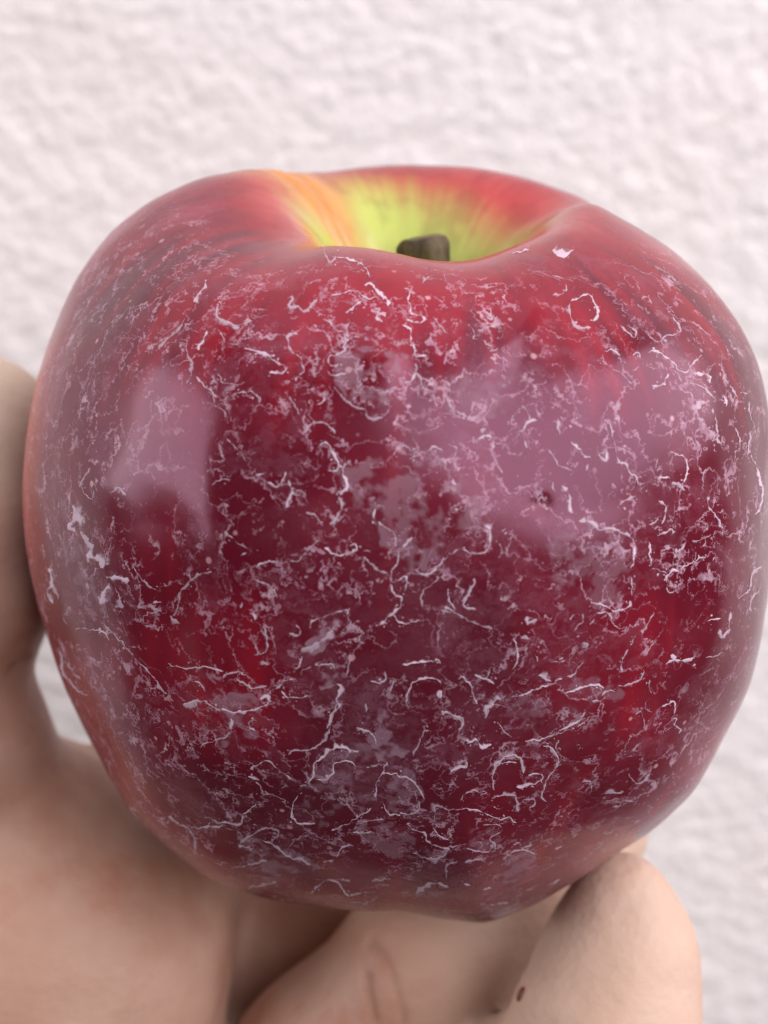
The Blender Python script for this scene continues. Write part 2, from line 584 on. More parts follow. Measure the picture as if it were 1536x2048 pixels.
def build_stem():
    base = Vector(AV[0])
    px0, py0, d0 = project(np.array([base]))
    d = float(d0[0]) - 0.0005
    top = at(846, 479, d - 0.0008)
    b0 = np.array(base) + np.array([0, 0, -0.001])
    low = top - np.array([-0.0010, 0.0006, 0.0062])
    C = catmull([b0, b0 * .5 + low * .5, low, low * .4 + top * .6, top], 26)
    ax = (C[-1] - C[-3]) / np.linalg.norm(C[-1] - C[-3])
    u = np.cross(ax, [0, 1, 0])
    u /= np.linalg.norm(u)
    v = np.cross(ax, u)
    rad = np.interp(np.linspace(0, 1, 26), [0, .3, .6, .85, .95, 1], [.0019, .0019, .0023, .0027, .00285, .0023])
    rings, k = [], 28
    an = np.linspace(0, 2 * math.pi, k, endpoint=False)
    for i in range(26):
        rr = rad[i] * (1 + .09 * np.sin(3 * an + i * .12) + .06 * np.sin(7 * an + 1.3))
        rings.append(C[i] + np.outer(np.cos(an) * rr, u) + np.outer(np.sin(an) * rr * .8, v))
    for s, dep in ((.86, .00025), (.5, .0001), (.1, .00005)):      # sunken cut face
        rings.append(C[-1] + ax * dep + np.outer(np.cos(an) * rad[-1] * s, u) + np.outer(np.sin(an) * rad[-1] * s * .8, v))
    P = np.vstack(rings)
    n = len(rings)
    F = []
    for i in range(n - 1):
        for j in range(k):
            F.append([i * k + j, i * k + (j + 1) % k, (i + 1) * k + (j + 1) % k, (i + 1) * k + j])
    F.append([(n - 1) * k + j for j in range(k)])
    P = P + 0.00022 * np.stack([fbm(P * 500, s, 2) for s in (1, 2, 3)], 1)
    o = mesh_obj("stem", P, F, M_STEM, apple)
    cut = np.zeros(len(P))
    cut[-3 * k:] = 1
    set_attr(o, 'cut', cut)
    o["label"] = "short dark brown stub of a stem"


build_stem()


# ------------------------------------------------------------------ hand
def build_hand():
    H = 0.00075
    lo = np.array([-0.088, -0.060, -0.205])
    hi = np.array([0.052, 0.078, 0.030])
    n = np.ceil((hi - lo) / H).astype(int)
    BIG = 0.02

    def seg(field, a, ra, b, rb, k):
        pad = max(ra, rb) + 0.012
        l = np.maximum(((np.minimum(a, b) - pad - lo) / H).astype(int), 0)
        h = np.minimum(((np.maximum(a, b) + pad - lo) / H).astype(int) + 1, n)
        if np.any(h <= l):
            return
        gx = lo[0] + H * np.arange(l[0], h[0])
        gy = lo[1] + H * np.arange(l[1], h[1])
        gz = lo[2] + H * np.arange(l[2], h[2])
        ab = b - a
        L2 = max(ab @ ab, 1e-12)
        X = gx[:, None, None] - a[0]
        Y = gy[None, :, None] - a[1]
        Z = gz[None, None, :] - a[2]
        t = np.clip((X * ab[0] + Y * ab[1] + Z * ab[2]) / L2, 0, 1)
        dd = np.sqrt((X - t * ab[0]) ** 2 + (Y - t * ab[1]) ** 2 + (Z - t * ab[2]) ** 2) - (ra + (rb - ra) * t)
        sl = (slice(l[0], h[0]), slice(l[1], h[1]), slice(l[2], h[2]))
        f = field[sl]
        hh = np.maximum(k - np.abs(f - dd), 0) / k
        field[sl] = np.minimum(f, dd) - hh * hh * k / 4

    def chain(pts, k=0.004):
        f = np.full(n, BIG, dtype=np.float32)
        W = [(at(*p[:3]), p[3]) for p in pts]
        for (a, ra), (b, rb) in zip(W[:-1], W[1:]):
            seg(f, a, ra, b, rb, k)
        return f, W

    palm = np.full(n, BIG, dtype=np.float32)
    for pts in PALM:
        W = [(at(*p[:3]), p[3]) for p in pts]
        for (a, ra), (b, rb) in zip(W[:-1], W[1:]):
            seg(palm, a, ra, b, rb, 0.013)
    total = palm.copy()
    tips = {}
    for name, pts in FINGERS.items():
        f, W = chain(pts)
        tips[name] = W
        k = 0.0035
        hh = np.maximum(k - np.abs(palm - f), 0) / k
        total = np.minimum(total, np.minimum(palm, f) - hh * hh * k / 4)
    # creases of the finger joints
    crease_pts = []
    for pts in CREASES:
        c = np.array([at(*p) for p in pts])
        crease_pts.append(catmull(c, 30))
    # the flesh gives way where it presses against the apple
    cand = np.argwhere(np.abs(total) < 0.0035)
    pos = lo + H * cand
    near = np.linalg.norm(pos, axis=1) < R * 1.2
    for (i, j, kk), p in zip(cand[near], pos[near]):
        loc, nrm, fi, dist = APPLE_BVH.find_nearest(Vector(p), 0.006)
        if loc is None:
            continue
        s = dist if (Vector(p) - loc).dot(nrm) > 0 else -dist
        v = 0.0001 - s
        if v > total[i, j, kk]:
            total[i, j, kk] = v
    # ---- surface nets
    S = total
    neg = S < 0
    cnt = np.zeros(tuple(n - 1), dtype=np.int8)
    for dx in (0, 1):
        for dy in (0, 1):
            for dz in (0, 1):
                cnt += neg[dx:n[0] - 1 + dx, dy:n[1] - 1 + dy, dz:n[2] - 1 + dz]
    act = (cnt > 0) & (cnt < 8)
    cells = np.argwhere(act)
    vid = np.full(tuple(n - 1), -1, dtype=np.int64)
    vid[act] = np.arange(len(cells))
    acc = np.zeros((len(cells), 3))
    num = np.zeros(len(cells))
    corners = [(0, 0, 0), (1, 0, 0), (0, 1, 0), (1, 1, 0), (0, 0, 1), (1, 0, 1), (0, 1, 1), (1, 1, 1)]
    for ia, ca in enumerate(corners):
        for axis in range(3):
            if ca[axis]:
                continue
            cb = list(ca)
            cb[axis] = 1
            va = S[cells[:, 0] + ca[0], cells[:, 1] + ca[1], cells[:, 2] + ca[2]].astype(float)
            vb = S[cells[:, 0] + cb[0], cells[:, 1] + cb[1], cells[:, 2] + cb[2]].astype(float)
            m = (va < 0) != (vb < 0)
            t = np.where(m, va / np.where(m, va - vb, 1), 0)
            q = np.array(ca)[None] + t[:, None] * (np.array(cb) - np.array(ca))[None]
            acc[m] += q[m]
            num[m] += 1
    V = lo + H * (cells + acc / num[:, None])
    F = []
    for axis in range(3):
        a1, a2 = (axis + 1) % 3, (axis + 2) % 3
        sh = [slice(None)] * 3
        s0, s1 = list(sh), list(sh)
        s0[axis], s1[axis] = slice(0, -1), slice(1, None)
        e = np.argwhere(neg[tuple(s0)] != neg[tuple(s1)])
        e = e[(e[:, a1] > 0) & (e[:, a2] > 0) & (e[:, a1] < n[a1] - 1) & (e[:, a2] < n[a2] - 1)]
        flip = neg[e[:, 0], e[:, 1], e[:, 2]]
        qs = []
        for o1, o2 in ((0, 0), (1, 0), (1, 1), (0, 1)):
            c = e.copy()
            c[:, a1] -= o1
            c[:, a2] -= o2
            qs.append(vid[c[:, 0], c[:, 1], c[:, 2]])
        q = np.stack(qs, 1)
        q[~flip] = q[~flip][:, ::-1]
        F.append(q)
    F = np.vstack(F)
    F = F[(F >= 0).all(1)]
    # relax the voxel steps
    for it in range(6):
        s = np.zeros_like(V)
        c = np.zeros(len(V))
        for i in range(4):
            j = (i + 1) % 4
            np.add.at(s, F[:, i], V[F[:, j]])
            np.add.at(c, F[:, i], 1)
            np.add.at(s, F[:, j], V[F[:, i]])
            np.add.at(c, F[:, j], 1)
        V = V * .5 + .5 * s / np.maximum(c, 1)[:, None]
    # gentle unevenness of flesh, then creases pressed in
    e1, e2 = V[F[:, 2]] - V[F[:, 0]], V[F[:, 3]] - V[F[:, 1]]
    fn = np.cross(e1, e2)
    N = np.zeros_like(V)
    for i in range(4):
        np.add.at(N, F[:, i], fn)
    N /= np.maximum(np.linalg.norm(N, axis=1), 1e-12)[:, None]
    V = V + N * (0.0005 * fbm(V * 70, 5, 2) + 0.00022 * fbm(V * 200, 6, 2))[:, None]
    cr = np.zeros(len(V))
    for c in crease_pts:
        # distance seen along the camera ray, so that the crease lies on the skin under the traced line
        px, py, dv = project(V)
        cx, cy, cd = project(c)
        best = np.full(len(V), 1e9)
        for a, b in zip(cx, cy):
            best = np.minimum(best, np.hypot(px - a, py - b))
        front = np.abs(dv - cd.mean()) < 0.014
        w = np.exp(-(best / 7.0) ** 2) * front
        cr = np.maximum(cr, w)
    V = V - N * (cr * 0.0006)[:, None]
    o = mesh_obj("hand", V, F, M_SKIN)
    o["label"] = "bare hand cupped beneath the apple, thumb up at its left side"
    o["category"] = "hand"
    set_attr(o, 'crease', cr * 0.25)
    px, py, dv = project(V)
    # paler right fingers and lower left; lit thumb top painted into the colour
    pale = 0.55 * sstep(650, 1000, px) + 1.0 * sstep(1250, 850, py) * sstep(150, 0, px) + .25 * sstep(1750, 2050, py) * sstep(400, 100, px)
    pale += 0.25 * fbm(V * 60, 15, 2)
    set_attr(o, 'pale', np.clip(pale, 0, 1))
    return o, tips, V, F


PALM = [
    [(-40, 1660, .160, .0130), (60, 1850, .166, .0190), (60, 2250, .172, .0230), (30, 2700, .180, .0250), (0, 3400, .195, .0270)],
    [(165, 1890, .159, .0180), (75, 2150, .163, .0170), (60, 2600, .176, .0240)],
    [(150, 1950, .180, .0130), (240, 2380, .182, .0130), (520, 2600, .170, .0115)],
    [(300, 1700, .186, .0125), (380, 1900, .192, .0115), (430, 2280, .194, .0120)],
    [(60, 1850, .170, .0180), (300, 1690, .183, .0125)],
]
FINGERS = {
    'thumb': [(-30, 1680, .158, .0118), (-78, 1480, .152, .0100), (-98, 1325, .150, .0080), (-80, 1200, .1485, .0101),
              (-72, 1030, .148, .0102), (-60, 880, .149, .0094), (-40, 850, .150, .0084)],
    'index': [(330, 1720, .184, .0110), (720, 1690, .190, .0102), (1010, 1560, .190, .0094), (1130, 1360, .188, .0086), (1160, 1220, .185, .0076)],
    'middle': [(420, 1930, .186, .0112), (840, 1800, .178, .0104), (1060, 1650, .178, .0096), (1190, 1470, .177, .0086), (1230, 1340, .176, .0076)],
    'ring': [(520, 2420, .172, .0108), (640, 2130, .160, .0106), (870, 1925, .1575, .0110), (1060, 1750, .160, .0098), (1150, 1650, .164, .0086), (1180, 1590, .166, .0076)],
    'little': [(560, 2480, .162, .0100), (880, 2260, .149, .0104), (1110, 2225, .140, .0108), (1195, 2170, .1365, .0099),
               (1215, 2020, .136, .0091), (1242, 1890, .137, .0071), (1242, 1790, .138, .0047)],
}
CREASES = [
    [(742, 1885, .15), (772, 1922, .15), (792, 1975, .15), (812, 2052, .15)],
    [(733, 1950, .15), (738, 1990, .15), (750, 2040, .15)],
    [(20, 1345, .145), (52, 1318, .145)],
]
hand, TIPS, HV, HF = build_hand()


def build_nails():
    bvh = BVHTree.FromPolygons([Vector(v) for v in HV], HF.tolist())
    away = {'thumb': (-1.0, -0.1, 0.15), 'index': (0.5, 1.0, 0.0), 'middle': (0.8, 0.8, 0.0), 'ring': (0.6, 0.9, -0.3), 'little': (-0.05, 1.0, 0.0)}
    for name, W in TIPS.items():
        tip, prev = W[-1][0], W[-3][0]
        ax = (tip - prev) / np.linalg.norm(tip - prev)
        d = np.array(away[name], float)
        d -= ax * (d @ ax)
        d /= np.linalg.norm(d)
        s = np.cross(ax, d)
        c = W[-2][0] * .7 + tip * .3
        wid, ln = W[-2][1] * 0.70, W[-2][1] * 0.75
        P, ok = [], True
        m = 13
        for i in range(m):
            for j in range(m):
                a, b = -1 + 2 * i / (m - 1), -1 + 2 * j / (m - 1)
                a *= math.sqrt(1 - .35 * b * b)
                b *= math.sqrt(1 - .35 * a * a)
                q = c + ax * (ln * a) + s * (wid * b) + d * .02
                loc, nr, fi, di = bvh.ray_cast(Vector(q), Vector(-d), .05)
                if loc is None:
                    loc = Vector(c + ax * (ln * a) + s * (wid * b))
                P.append(np.array(loc) + d * .00035)
        F = [[i * m + j, i * m + j + 1, (i + 1) * m + j + 1, (i + 1) * m + j] for i in range(m - 1) for j in range(m - 1)]
        o = mesh_obj("fingernail", P, F, M_NAIL, hand)
        sol = o.modifiers.new("thickness", 'SOLIDIFY')
        sol.thickness = 0.0005
        sol.offset = 0
    # small red-brown spot on the side of the little finger
    e = at(1042, 1988, .1)
    dirv = e - CAM
    dirv /= np.linalg.norm(dirv)
    loc, nr, fi, di = bvh.ray_cast(Vector(CAM), Vector(dirv), .4)
    if loc is not None:
        q = nr.to_track_quat('Z', 'Y')
        P, F = [], []
        k = 14
        for i, (r, h) in enumerate(((.0009, -.0002), (.0007, .00016), (.00035, .00024))):
            for j in range(k):
                a = 2 * math.pi * j / k
                P.append(np.array(loc + q @ Vector((r * .8 * math.cos(a), r * 1.15 * math.sin(a), h))))
        for i in range(2):
            for j in range(k):
                F.append([i * k + j, i * k + (j + 1) % k, (i + 1) * k + (j + 1) % k, (i + 1) * k + j])
        F.append([2 * k + j for j in range(k)])
        o = mesh_obj("mole", P, F, M_MOLE, hand)
        o["label"] = "small red brown spot on the little finger"


build_nails()


# ------------------------------------------------------------------ dried residue on the apple
# x, y pairs are thirds of a photograph pixel from a corner point; the first number is the width of the edge
RESIDUE = {
    (40, 480): """14 1190 385 1185 450 1215 480 1265 500 1290 515 1340 510 1390 480;10 1185 535 1215 570 1235 610;7 1260 625 1335 622
8 1345 655 1400 660 1450 680 1530 700;6 1190 800 1220 850 1270 862 1305 868 1350 850;7 1200 970 1300 925 1380 910 1425 930 1440 980
9 1060 820 1110 880 1150 910 1165 975;9 1165 990 1215 1020 1240 1065;7 1240 1195 1290 1250 1340 1290 1360 1330
14 820 670 870 610 940 550 990 470;12 1040 370 1080 320 1120 260;12 1000 620 1010 700 1040 740 1000 860
20 1070 660 1100 600 1120 545;6 1150 1470 1200 1440 1270 1440;8 360 1480 400 1400 420 1360""",
    (512, 480): """8 390 30 440 130 480 100;9 480 105 560 120 620 140 660 180 680 230;16 650 275 690 270 740 320 780 350 790 400
12 450 330 520 320 600 310 660 350 740 340;10 630 370 590 400 540 440;10 405 480 440 495 470 530 510 550 545 545 560 500
12 190 345 220 350 200 395 250 400 290 430 330 395 370 360;11 240 550 200 580 195 630 215 670 255 690 280 730 285 785 250 815 235 850
9 0 665 60 690 120 730 180 770 150 800 80 800;14 690 430 730 430 720 470 760 490
16 890 290 920 310 910 360 930 390 925 440 970 450 1010 480 960 500 900 470
10 620 580 560 595 520 640 530 660 490 690 440 700 445 745 500 745;10 430 790 460 810 540 795
10 465 880 510 930 550 970 600 1000 650 1020 680 1065 740 1070 780 1040 800 990 770 980;8 800 930 830 880
11 880 510 920 540 930 600 945 660 960 700 1020 690;9 960 740 960 790 930 840 890 860
8 960 790 990 830 1000 880 1050 910 1075 940 1045 975;12 990 265 1010 240 1045 225;9 1060 465 1100 505 1150 560
9 1375 430 1395 460 1415 475 1400 410;7 1290 520 1310 560 1300 590 1330 590;7 1330 545 1400 525 1470 530 1480 580 1440 590
10 1360 605 1390 630 1450 655 1400 665;8 1150 850 1165 920 1160 990 1190 1020 1240 1050 1290 1075;6 1200 850 1210 825 1250 825
9 200 940 230 990 265 1045;7 410 910 405 960 360 990;8 300 1160 320 1120 370 1095 420 1100 460 1140 470 1165
10 370 1240 420 1220 450 1260 480 1310 490 1350 520 1365;9 430 1380 470 1390 500 1370;8 820 1290 850 1240 900 1235 930 1265 980 1280 920 1310
9 990 1285 1040 1260 1080 1245 1120 1270;9 1150 1225 1200 1250 1190 1300;36 1345 1140 1380 1140
10 1320 1220 1350 1190 1400 1180 1430 1220 1480 1230 1470 1260;8 1430 1300 1450 1350 1480 1400;14 1180 1430 1200 1470
8 0 1410 50 1400;9 70 1450 130 1480 160 1440 180 1390;7 0 925 20 970;9 520 1400 540 1480 490 1530;8 575 1320 530 1360 520 1400""",
    (1024, 480): """12 350 380 345 440 370 490 420 525 470 520;9 355 370 400 345 460 330 500 390 510 450 490 490
10 240 215 300 230 330 280 310 320 240 335;12 650 510 700 560 730 595 740 550 690 510
10 960 455 985 490 1010 525 990 560 930 575 880 610 840 590 800 560;7 780 360 800 340 840 380
10 820 670 870 665 920 700 970 740 1000 780 1050 785 1080 740 1140 695;9 985 790 1000 830 1010 860;9 1080 800 1130 800 1185 820 1185 860
9 1060 860 1130 880 1190 920 1220 960;10 1200 1010 1215 1060 1230 1130 1235 1190 1250 1225
9 545 690 560 740 610 780 660 800 700 840 740 880;8 545 670 600 660 650 700 660 780;12 720 690 760 680 770 710;8 710 790 765 760
6 840 865 880 880 920 840 930 800;9 950 1265 1000 1290 1045 1320 1045 1400 1030 1455;16 960 1450 1000 1470 1040 1500;6 870 1430 940 1420
14 275 1070 280 1120 290 1170;10 640 960 640 1010;9 580 1080 590 1140 600 1190 625 1250 640 1330 680 1340 695 1390 740 1420 760 1470 800 1460
9 350 1210 400 1250 430 1300 470 1300;9 510 1240 530 1300 560 1320 570 1250;14 440 1385 460 1345;7 215 1260 250 1300 280 1350 370 1385
8 20 1155 60 1150 100 1095 150 1080;7 60 990 95 1040 110 1080;14 75 1200 90 1250;10 40 1300 60 1270
6 1420 970 1430 1050 1450 1130;8 1335 1120 1360 1180 1365 1270;12 1420 1140 1425 1200 1410 1280;7 1430 1290 1460 1350 1490 1430 1505 1520
10 1310 870 1345 930 1345 1000;12 1270 930 1285 1000;7 1380 920 1410 920;7 1150 1460 1150 1400 1180 1365;8 860 1380 870 1310
20 300 1470 325 1510;14 240 1450 250 1500;14 0 80 60 70 100 60;25 240 70 300 90 370 60""",
    (40, 960): """34 320 150 330 220 300 280 340 310;40 360 310 400 370 440 410;44 400 450 480 480 510 530;34 520 580 580 590 660 600
34 540 620 500 680 490 750;18 570 650 600 700 610 770;16 170 530 190 600 170 680 200 740;14 200 640 230 720
7 370 20 390 80 430 110 450 70;9 540 80 590 50 640 90
12 500 860 560 920 610 970 640 1010 680 1050 720 1100 770 1150 810 1190 840 1240 880 1280;7 640 990 700 1000 730 1020
6 335 895 400 890 500 915 540 960;7 680 500 720 580 770 630 820 660;9 920 820 950 740 960 680 1010 620 1070 570 1150 550
22 900 820 960 860;6 800 735 850 735;6 810 770 850 790;6 1230 310 1300 370 1370 410 1380 440;20 1330 450 1360 440
7 1420 520 1480 495 1536 490;10 1340 730 1330 770;10 1400 800 1410 840;12 1370 945 1410 980 1430 1040 1380 1045
9 1470 890 1485 950 1480 1020 1440 1050;34 1430 1090 1490 1110;7 890 1100 940 1120 1000 1130 1100 1120 1160 1130 1220 1145
12 1215 1190 1250 1160 1310 1150 1340 1170;9 1300 1190 1340 1220 1400 1250 1480 1230;10 1050 1205 1090 1230 1110 1270
14 1440 1320 1480 1300 1490 1340 1420 1370 1340 1390 1270 1390 1210 1370;14 980 1350 1050 1330 1120 1330 1200 1390
8 230 1000 250 1080 260 1150 310 1220 370 1280 410 1290;18 270 1080 310 1130 360 1200;14 1280 1440 1260 1490 1240 1530;10 1400 1440 1380 1480 1410 1500""",
    (512, 960): """14 190 0 210 60 190 120 180 165;6 230 60 270 60 300 90;8 480 90 500 70 520 60;16 500 100 510 160 490 200 470 240 445 270
8 300 200 350 205 380 240 400 270;9 415 405 440 430 500 455 570 440 605 410 590 385 560 390;8 640 460 690 500 740 545 790 555
10 210 480 240 490 270 470 300 440 340 390 380 355;10 720 170 710 220 715 265;7 730 255 790 290 830 330 840 400;10 880 400 910 370 940 345
9 850 420 850 500 820 540 815 600 850 605 900 580 905 620 890 665;9 810 620 830 680 870 710 870 760 820 800 770 845 720 880
8 820 800 850 845 900 860 960 845 1020 840;12 960 565 1030 560 1090 520 1130 470 1190 430 1240 410
11 1240 410 1290 440 1340 440 1390 410 1400 360 1390 290 1370 285;5 1400 280 1430 240;8 1170 190 1180 160 1220 145;6 1170 230 1140 260
14 1460 380 1470 420 1465 460;7 1470 310 1500 290;9 1000 760 990 700 1010 660 1060 620 1100 590;12 1145 650 1155 710 1190 780 1130 760
18 1310 590 1300 640 1260 700 1250 760 1320 780;9 1110 780 1200 800 1290 850 1420 890;10 330 890 335 850 380 830 460 800 540 780 545 810
25 270 1020 340 1000 400 960 460 900;10 200 920 250 930 270 900 240 870;7 280 1050 260 1110 190 1165
10 130 1240 160 1210 240 1190 280 1140 330 1120;9 150 1270 180 1300 240 1305 310 1300;25 120 1250 150 1220;7 370 1110 460 1105 480 1180
13 490 1220 510 1250 485 1310 490 1360 450 1410 430 1490;6 560 1040 555 1110 550 1170;8 690 1205 740 1220 775 1190 770 1150
7 880 1105 950 1100 1020 1090 1090 1080;18 1100 1080 1105 1100;16 660 1340 665 1390;12 600 1490 660 1500 700 1530;12 800 1270 820 1230 830 1190
8 900 1350 910 1290 940 1220 1000 1195 1080 1190 1110 1220;14 1105 1260 1110 1310;8 1210 1190 1250 1190 1290 1250 1310 1320 1330 1340
14 1380 1430 1390 1370 1440 1320 1490 1310;10 1110 1390 1170 1400 1240 1440 1230 1500;8 1310 1170 1370 1190 1430 1220;8 1380 1190 1400 1140
20 1245 970 1260 962;6 600 950 660 910 690 890;10 0 600 60 620 110 660 130 710;8 30 890 65 950 60 1030 20 1040;28 20 1100 70 1100""",
    (1024, 960): """12 340 80 350 140 360 200;22 300 40 330 60;13 400 245 470 260 520 300 580 295 640 310 700 340 735 380
10 735 390 730 460 715 530;9 710 580 715 640 715 690;12 710 740 690 760 620 790 590 780;22 700 730 720 745;6 590 780 540 745 470 740
8 640 150 690 110 740 95;10 770 70 790 85;8 820 265 860 250 875 215;9 880 125 920 160 920 210 900 265;10 870 330 920 320 950 295 980 310
9 825 370 825 440 835 515;5 840 530 880 540 930 560;12 930 610 930 580 960 545 1000 545;10 920 630 940 670 990 660
7 960 520 980 450 1040 380;8 1080 370 1150 350 1190 330;8 1010 540 1080 490 1160 460;14 1200 480 1220 465
11 1175 100 1180 160 1220 210 1250 260 1265 340;6 1490 0 1505 60 1500 140 1460 210;9 1500 520 1440 560 1430 640 1395 680 1355 710
6 1480 650 1430 740 1440 795;7 1170 840 1250 830;9 1310 790 1300 860 1290 910 1260 940 1245 895;8 1160 1065 1210 1060 1260 1030
13 920 1100 960 1085 1040 1080 1100 1060;18 1080 1120 1095 1100;7 350 830 370 800;7 420 800 420 850 370 900;9 470 870 490 830
9 510 800 560 795 590 830 600 860 640 885 690 880 715 910;15 770 910 800 890 820 850 850 790;6 740 930 710 990;9 650 1150 660 1090 690 1020
34 430 970 450 1010;8 0 1140 30 1080 25 990 10 950;18 80 820 90 870;18 90 870 150 830;18 80 930 85 955;10 140 1040 150 1090
18 160 1170 230 1210;8 330 1180 380 1150 430 1080;7 230 1090 330 1080 355 1040;9 0 1305 80 1280 160 1250 240 1220 300 1190
11 310 1275 380 1260 430 1240 500 1230 550 1250;9 540 1290 580 1260 620 1270;8 640 1240 700 1220 760 1200 795 1150;12 480 1330 530 1320
10 820 1200 830 1280;7 800 1330 800 1370 840 1390;13 900 1365 940 1340 970 1330 975 1400;13 960 1425 990 1430 970 1470 1010 1490 1000 1520
9 950 1480 920 1510;8 390 1460 420 1420 445 1390;6 220 1535 300 1510 390 1450;8 740 1400 780 1400 790 1480""",
    (300, 1400): """10 480 190 460 225 400 240 340 260 300 280;12 490 110 490 180;10 600 170 600 130 640 115
10 1120 0 1105 70 1080 130 1070 200 1030 260 960 295 880 300 820 330;12 600 410 660 380 720 370 780 420 850 470;10 640 490 680 550;7 590 460 660 480
8 270 640 300 660;10 330 700 400 730 480 740 550 740 560 690;8 560 690 600 650 640 630;11 110 700 180 740 240 780 270 840 275 910;6 240 760 310 770
6 300 760 430 755;11 950 500 980 450 985 380 1040 340 1100 290 1180 290 1250 310;14 900 515 940 510
8 1000 480 1060 470 1100 420 1110 380 1180 365 1240 390;9 890 570 860 620 850 690 890 735 990 745;11 1090 780 1180 745 1250 700 1330 650
14 1350 580 1370 480 1400 420 1420 370;12 1240 180 1300 185 1340 220 1360 260;9 1400 620 1430 680 1500 690;14 1300 410 1360 390 1410 380
8 1390 440 1460 440 1530 470;11 530 860 600 820 650 780 720 770 770 790 740 840;10 680 840 740 870 830 940 900 960 960 990;9 530 870 620 890
7 490 1010 600 990 700 960;12 590 1130 660 1110 760 1090;11 970 1160 1000 1120 1060 1080 1120 1090 1170 1150 1190 1180;10 1120 1070 1200 1090
12 1200 1170 1270 1150 1350 1150;8 1330 1085 1440 1070;12 1220 770 1260 740 1330 720 1400 720;10 1220 790 1290 800 1350 790
8 860 1225 800 1190 700 1180;9 1200 1210 1290 1215 1360 1190;10 1120 940 1160 880 1220 870;12 1040 970 1100 960""",
    (800, 1400): """11 565 540 555 470 570 400 610 360 660 335 715 345 730 400 735 440;8 580 390 640 375 700 375;9 770 450 830 435 855 465 820 495 760 515 700 525
13 860 275 910 290 945 350 930 410 890 460 860 530 850 580 880 605;8 925 290 950 240;10 550 590 610 570 690 575 700 640 710 670;8 560 640 600 650
10 740 600 800 600 800 630 770 650;9 360 600 390 560 440 545 520 555 480 570;16 205 670 215 640 250 640 290 655
8 290 655 380 650 460 665 540 690 600 710 650 705 695 735;9 205 680 200 760 240 820 290 840
9 400 890 460 910 530 915 570 900 565 860 540 830 590 800 610 770 570 745 500 750;7 80 335 110 270 140 200 170 180
9 250 70 310 90 370 120 370 170 350 200;9 290 440 340 410 400 395 400 360;14 370 230 420 250 470 240 490 290 550 270;14 520 100 520 50 560 20
9 580 130 620 180 670 220;8 750 245 850 235 920 205 970 180 1060 130 1110 75;7 1070 160 1130 110;9 1090 490 1130 485 1150 515 1135 560
7 1060 270 1080 270 1070 300;16 1210 560 1260 555 1340 555;12 1280 640 1310 640 1330 610 1400 610;8 1370 440 1410 490 1450 490 1500 440
14 1220 800 1250 800 1280 780;14 930 890 970 875;12 680 870 720 855;10 740 880 790 870;8 0 680 60 680 110 660 110 600;7 0 460 40 460 90 500 150 590
11 40 745 90 780 140 800 170 850 240 880 300 900;12 80 920 180 950 250 940 290 900;10 280 1070 280 990 340 970;8 390 975 450 955 510 965
20 90 1155 160 1110 230 1095 290 1120;11 480 1220 560 1225 650 1215;9 500 1135 545 1130;7 620 960 680 910 760 900 820 930;9 890 1110 960 1080;9 385 1108 420 1105""",
}
FILMS = [   # density, outline in photograph pixels
    (.34, "700 675 745 657 805 655 825 700 828 745 800 770 780 800 745 830 700 800 675 765 662 720"),
    (.30, "690 930 740 905 800 900 905 905 930 960 975 1020 978 1055 960 1095 900 1105 830 1150 790 1140 760 1050 700 1020"),
    (.26, "585 1600 630 1520 680 1495 760 1500 790 1540 750 1610 660 1650 600 1640"),
    (.28, "755 1590 790 1545 830 1550 845 1600 820 1625 770 1620"),
    (.50, "720 1440 770 1420 800 1470 815 1500 780 1530 755 1550 745 1500"),
    (.24, "975 1410 1010 1390 1110 1375 1200 1350 1230 1400 1150 1440 1020 1470"),
    (.40, "480 1680 540 1655 560 1680 625 1725 620 1750 540 1760 490 1730"),
    (.34, "1010 1720 1060 1700 1075 1720 1050 1760 1010 1760"),
    (.62, "830 1785 860 1768 895 1770 880 1790 850 1800"),
    (.48, "600 1300 640 1260 670 1250 660 1285 620 1315"),
    (.50, "630 1330 672 1328 678 1365 640 1375"),
    (.36, "420 1400 480 1385 525 1420 510 1470 430 1490 400 1450"),
    (.40, "120 1020 150 1010 185 1100 240 1150 265 1165 220 1200 200 1240 160 1210 130 1120"),
    (.22, "1085 1070 1190 1055 1265 1085 1260 1170 1200 1220 1120 1180"),
    (.26, "935 1650 1000 1650 1005 1680 985 1705 940 1695"),
    (.30, "700 1640 790 1650 850 1690 890 1705 820 1725 740 1690"),
    (.20, "870 760 1000 740 1040 800 1010 830 930 840 890 820"),
]


def drop(px, py):
    """the point of the apple's skin seen at a photograph pixel, and its normal"""
    d = at(px, py, 1.0) - CAM
    d /= np.linalg.norm(d)
    loc, nrm, fi, dist = APPLE_BVH.ray_cast(Vector(CAM), Vector(d), 0.16)
    return (None, None) if loc is None else (np.array(loc), np.array(nrm))


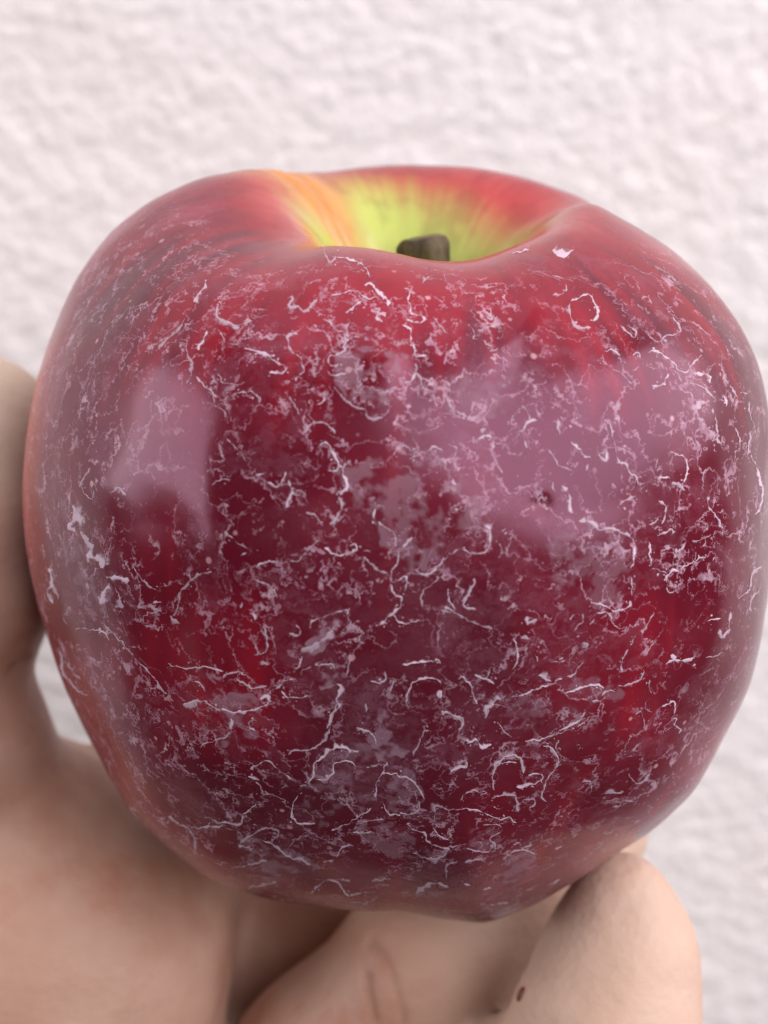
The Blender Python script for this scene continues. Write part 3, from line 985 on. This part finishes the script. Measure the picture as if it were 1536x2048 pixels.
def residue_edge(pts, w, seed):
    r = np.random.default_rng(seed)
    L = float(np.sum(np.hypot(*np.diff(pts, axis=0).T)))
    n = max(6, int(L / 2.2))
    c = catmull(pts, n)
    s = np.linspace(0, L, n)
    z = np.zeros(n)
    jit = 2.6 * fbm(np.stack([s / 9, z + seed, z], 1), 3, 2) + 1.2 * fbm(np.stack([s / 3.2, z + seed, z + 5], 1), 4, 2)
    tan = np.gradient(c, axis=0)
    tan /= np.maximum(np.linalg.norm(tan, axis=1), 1e-6)[:, None]
    nor = np.stack([-tan[:, 1], tan[:, 0]], 1)
    c = c + nor * jit[:, None]
    wid = w * (0.95 + 0.9 * fbm(np.stack([s / 14, z + seed * 1.7, z + 9], 1), 5, 2) + .4 * fbm(np.stack([s / 4, z + seed, z], 1), 6, 1))
    wid = np.maximum(wid, .25 * w) * np.minimum(1, (np.minimum(s, L - s) + 1.5) / 6)
    cov = 0.90 + 0.55 * fbm(np.stack([s / 8, z + seed * 2.3, z + 2], 1), 7, 2)
    P, A, D, ok = [], [], [], True
    side = r.choice([-1, 1])
    halo = r.uniform(2.0, 4.5)
    offs = (-1.1, -.5, 0.0, .5, 1.2, halo * .6, halo)
    hts = (0.00001, .00004, .00006, .00004, .00002, .000015, .00001)
    cs = (0.0, .66, 1.0, .62, .46, .34, 0.0)
    for i in range(n):
        row = []
        for o, h, k in zip(offs, hts, cs):
            q = c[i] + nor[i] * side * o * wid[i]
            loc, nr = drop(*q)
            if loc is None:
                return None
            row.append(loc + nr * h)
        P += row
        A += [k * cov[i] * (1 if k < .5 else 1.0) for k in cs]
    m = len(offs)
    F = [[i * m + j, i * m + j + 1, (i + 1) * m + j + 1, (i + 1) * m + j] for i in range(n - 1) for j in range(m - 1)]
    # crumbs broken off along the edge
    for q in range(int(L / 9) + 1):
        i = int(r.integers(0, n))
        cc = c[i] + nor[i] * r.normal(0, 5.5) + tan[i] * r.normal(0, 3)
        sz = float(np.exp(r.normal(.15, .5))) * .9
        el, ang = r.uniform(.35, 1), r.uniform(0, 3.14)
        base, ok = len(P), True
        ring = []
        kk = 7
        for j in range(kk):
            a = 6.283 * j / kk
            rr = sz * r.uniform(.6, 1.3)
            v = np.array([math.cos(a) * rr, math.sin(a) * rr * el])
            v = np.array([v[0] * math.cos(ang) - v[1] * math.sin(ang), v[0] * math.sin(ang) + v[1] * math.cos(ang)])
            loc, nr = drop(*(cc + v))
            if loc is None:
                ok = False
                break
            ring.append(loc + nr * .000012)
        loc, nr = drop(*cc)
        if not ok or loc is None:
            continue
        P += ring + [loc + nr * .00005]
        A += [.42] * kk + [1.0]
        F += [[base + j, base + (j + 1) % kk, base + kk] for j in range(kk)]
    o = mesh_obj("residue_flake", P, F, M_LINE, apple)
    set_attr(o, 'cover', A)
    set_attr(o, 'opaque', np.full(len(P), r.uniform(.5, .95)))
    return o


def residue_film(pts, dens, seed):
    c = catmull(np.vstack([pts, pts[:1]]), 61)[:-1]
    m = len(c)
    ctr = c.mean(0)
    P, A, D = [], [], []
    rings = np.linspace(.06, 1.08, 14)
    for f in rings:
        for j in range(m):
            a = j / m * 6.283
            wob = 1 + .07 * math.sin(5 * a + seed) + .05 * math.sin(11 * a + 2 * seed)
            loc, nr = drop(*(ctr + (c[j] - ctr) * f * wob))
            if loc is None:
                return None
            P.append(loc + nr * .000012)
            A.append(float(np.interp(f, [0, .5, .8, 1.0, 1.08], [.42, .40, .36, .22, 0])))
            D.append(.8 * dens * float(np.interp(f, [0, .8, .95, 1.08], [.9, 1, 1.2, 1.1])))
    F = [[i * m + j, i * m + (j + 1) % m, (i + 1) * m + (j + 1) % m, (i + 1) * m + j] for i in range(len(rings) - 1) for j in range(m)]
    F.append(list(range(m))[::-1])
    o = mesh_obj("residue_film", P, F, M_FILM, apple)
    set_attr(o, 'cover', A)
    set_attr(o, 'opaque', np.clip(D, 0, 1))
    return o


seed = 0
for dens, txt in FILMS:
    seed += 1
    residue_film(np.array([float(v) for v in txt.split()]).reshape(-1, 2), dens, seed)
for (x0, y0), txt in RESIDUE.items():
    for item in txt.replace("\n", ";").split(";"):
        v = [float(k) for k in item.split()]
        seed += 1
        pts = np.array(v[1:]).reshape(-1, 2) / 3.0 + np.array([x0, y0])
        residue_edge(pts, v[0] / 3.0 * 0.46, seed)
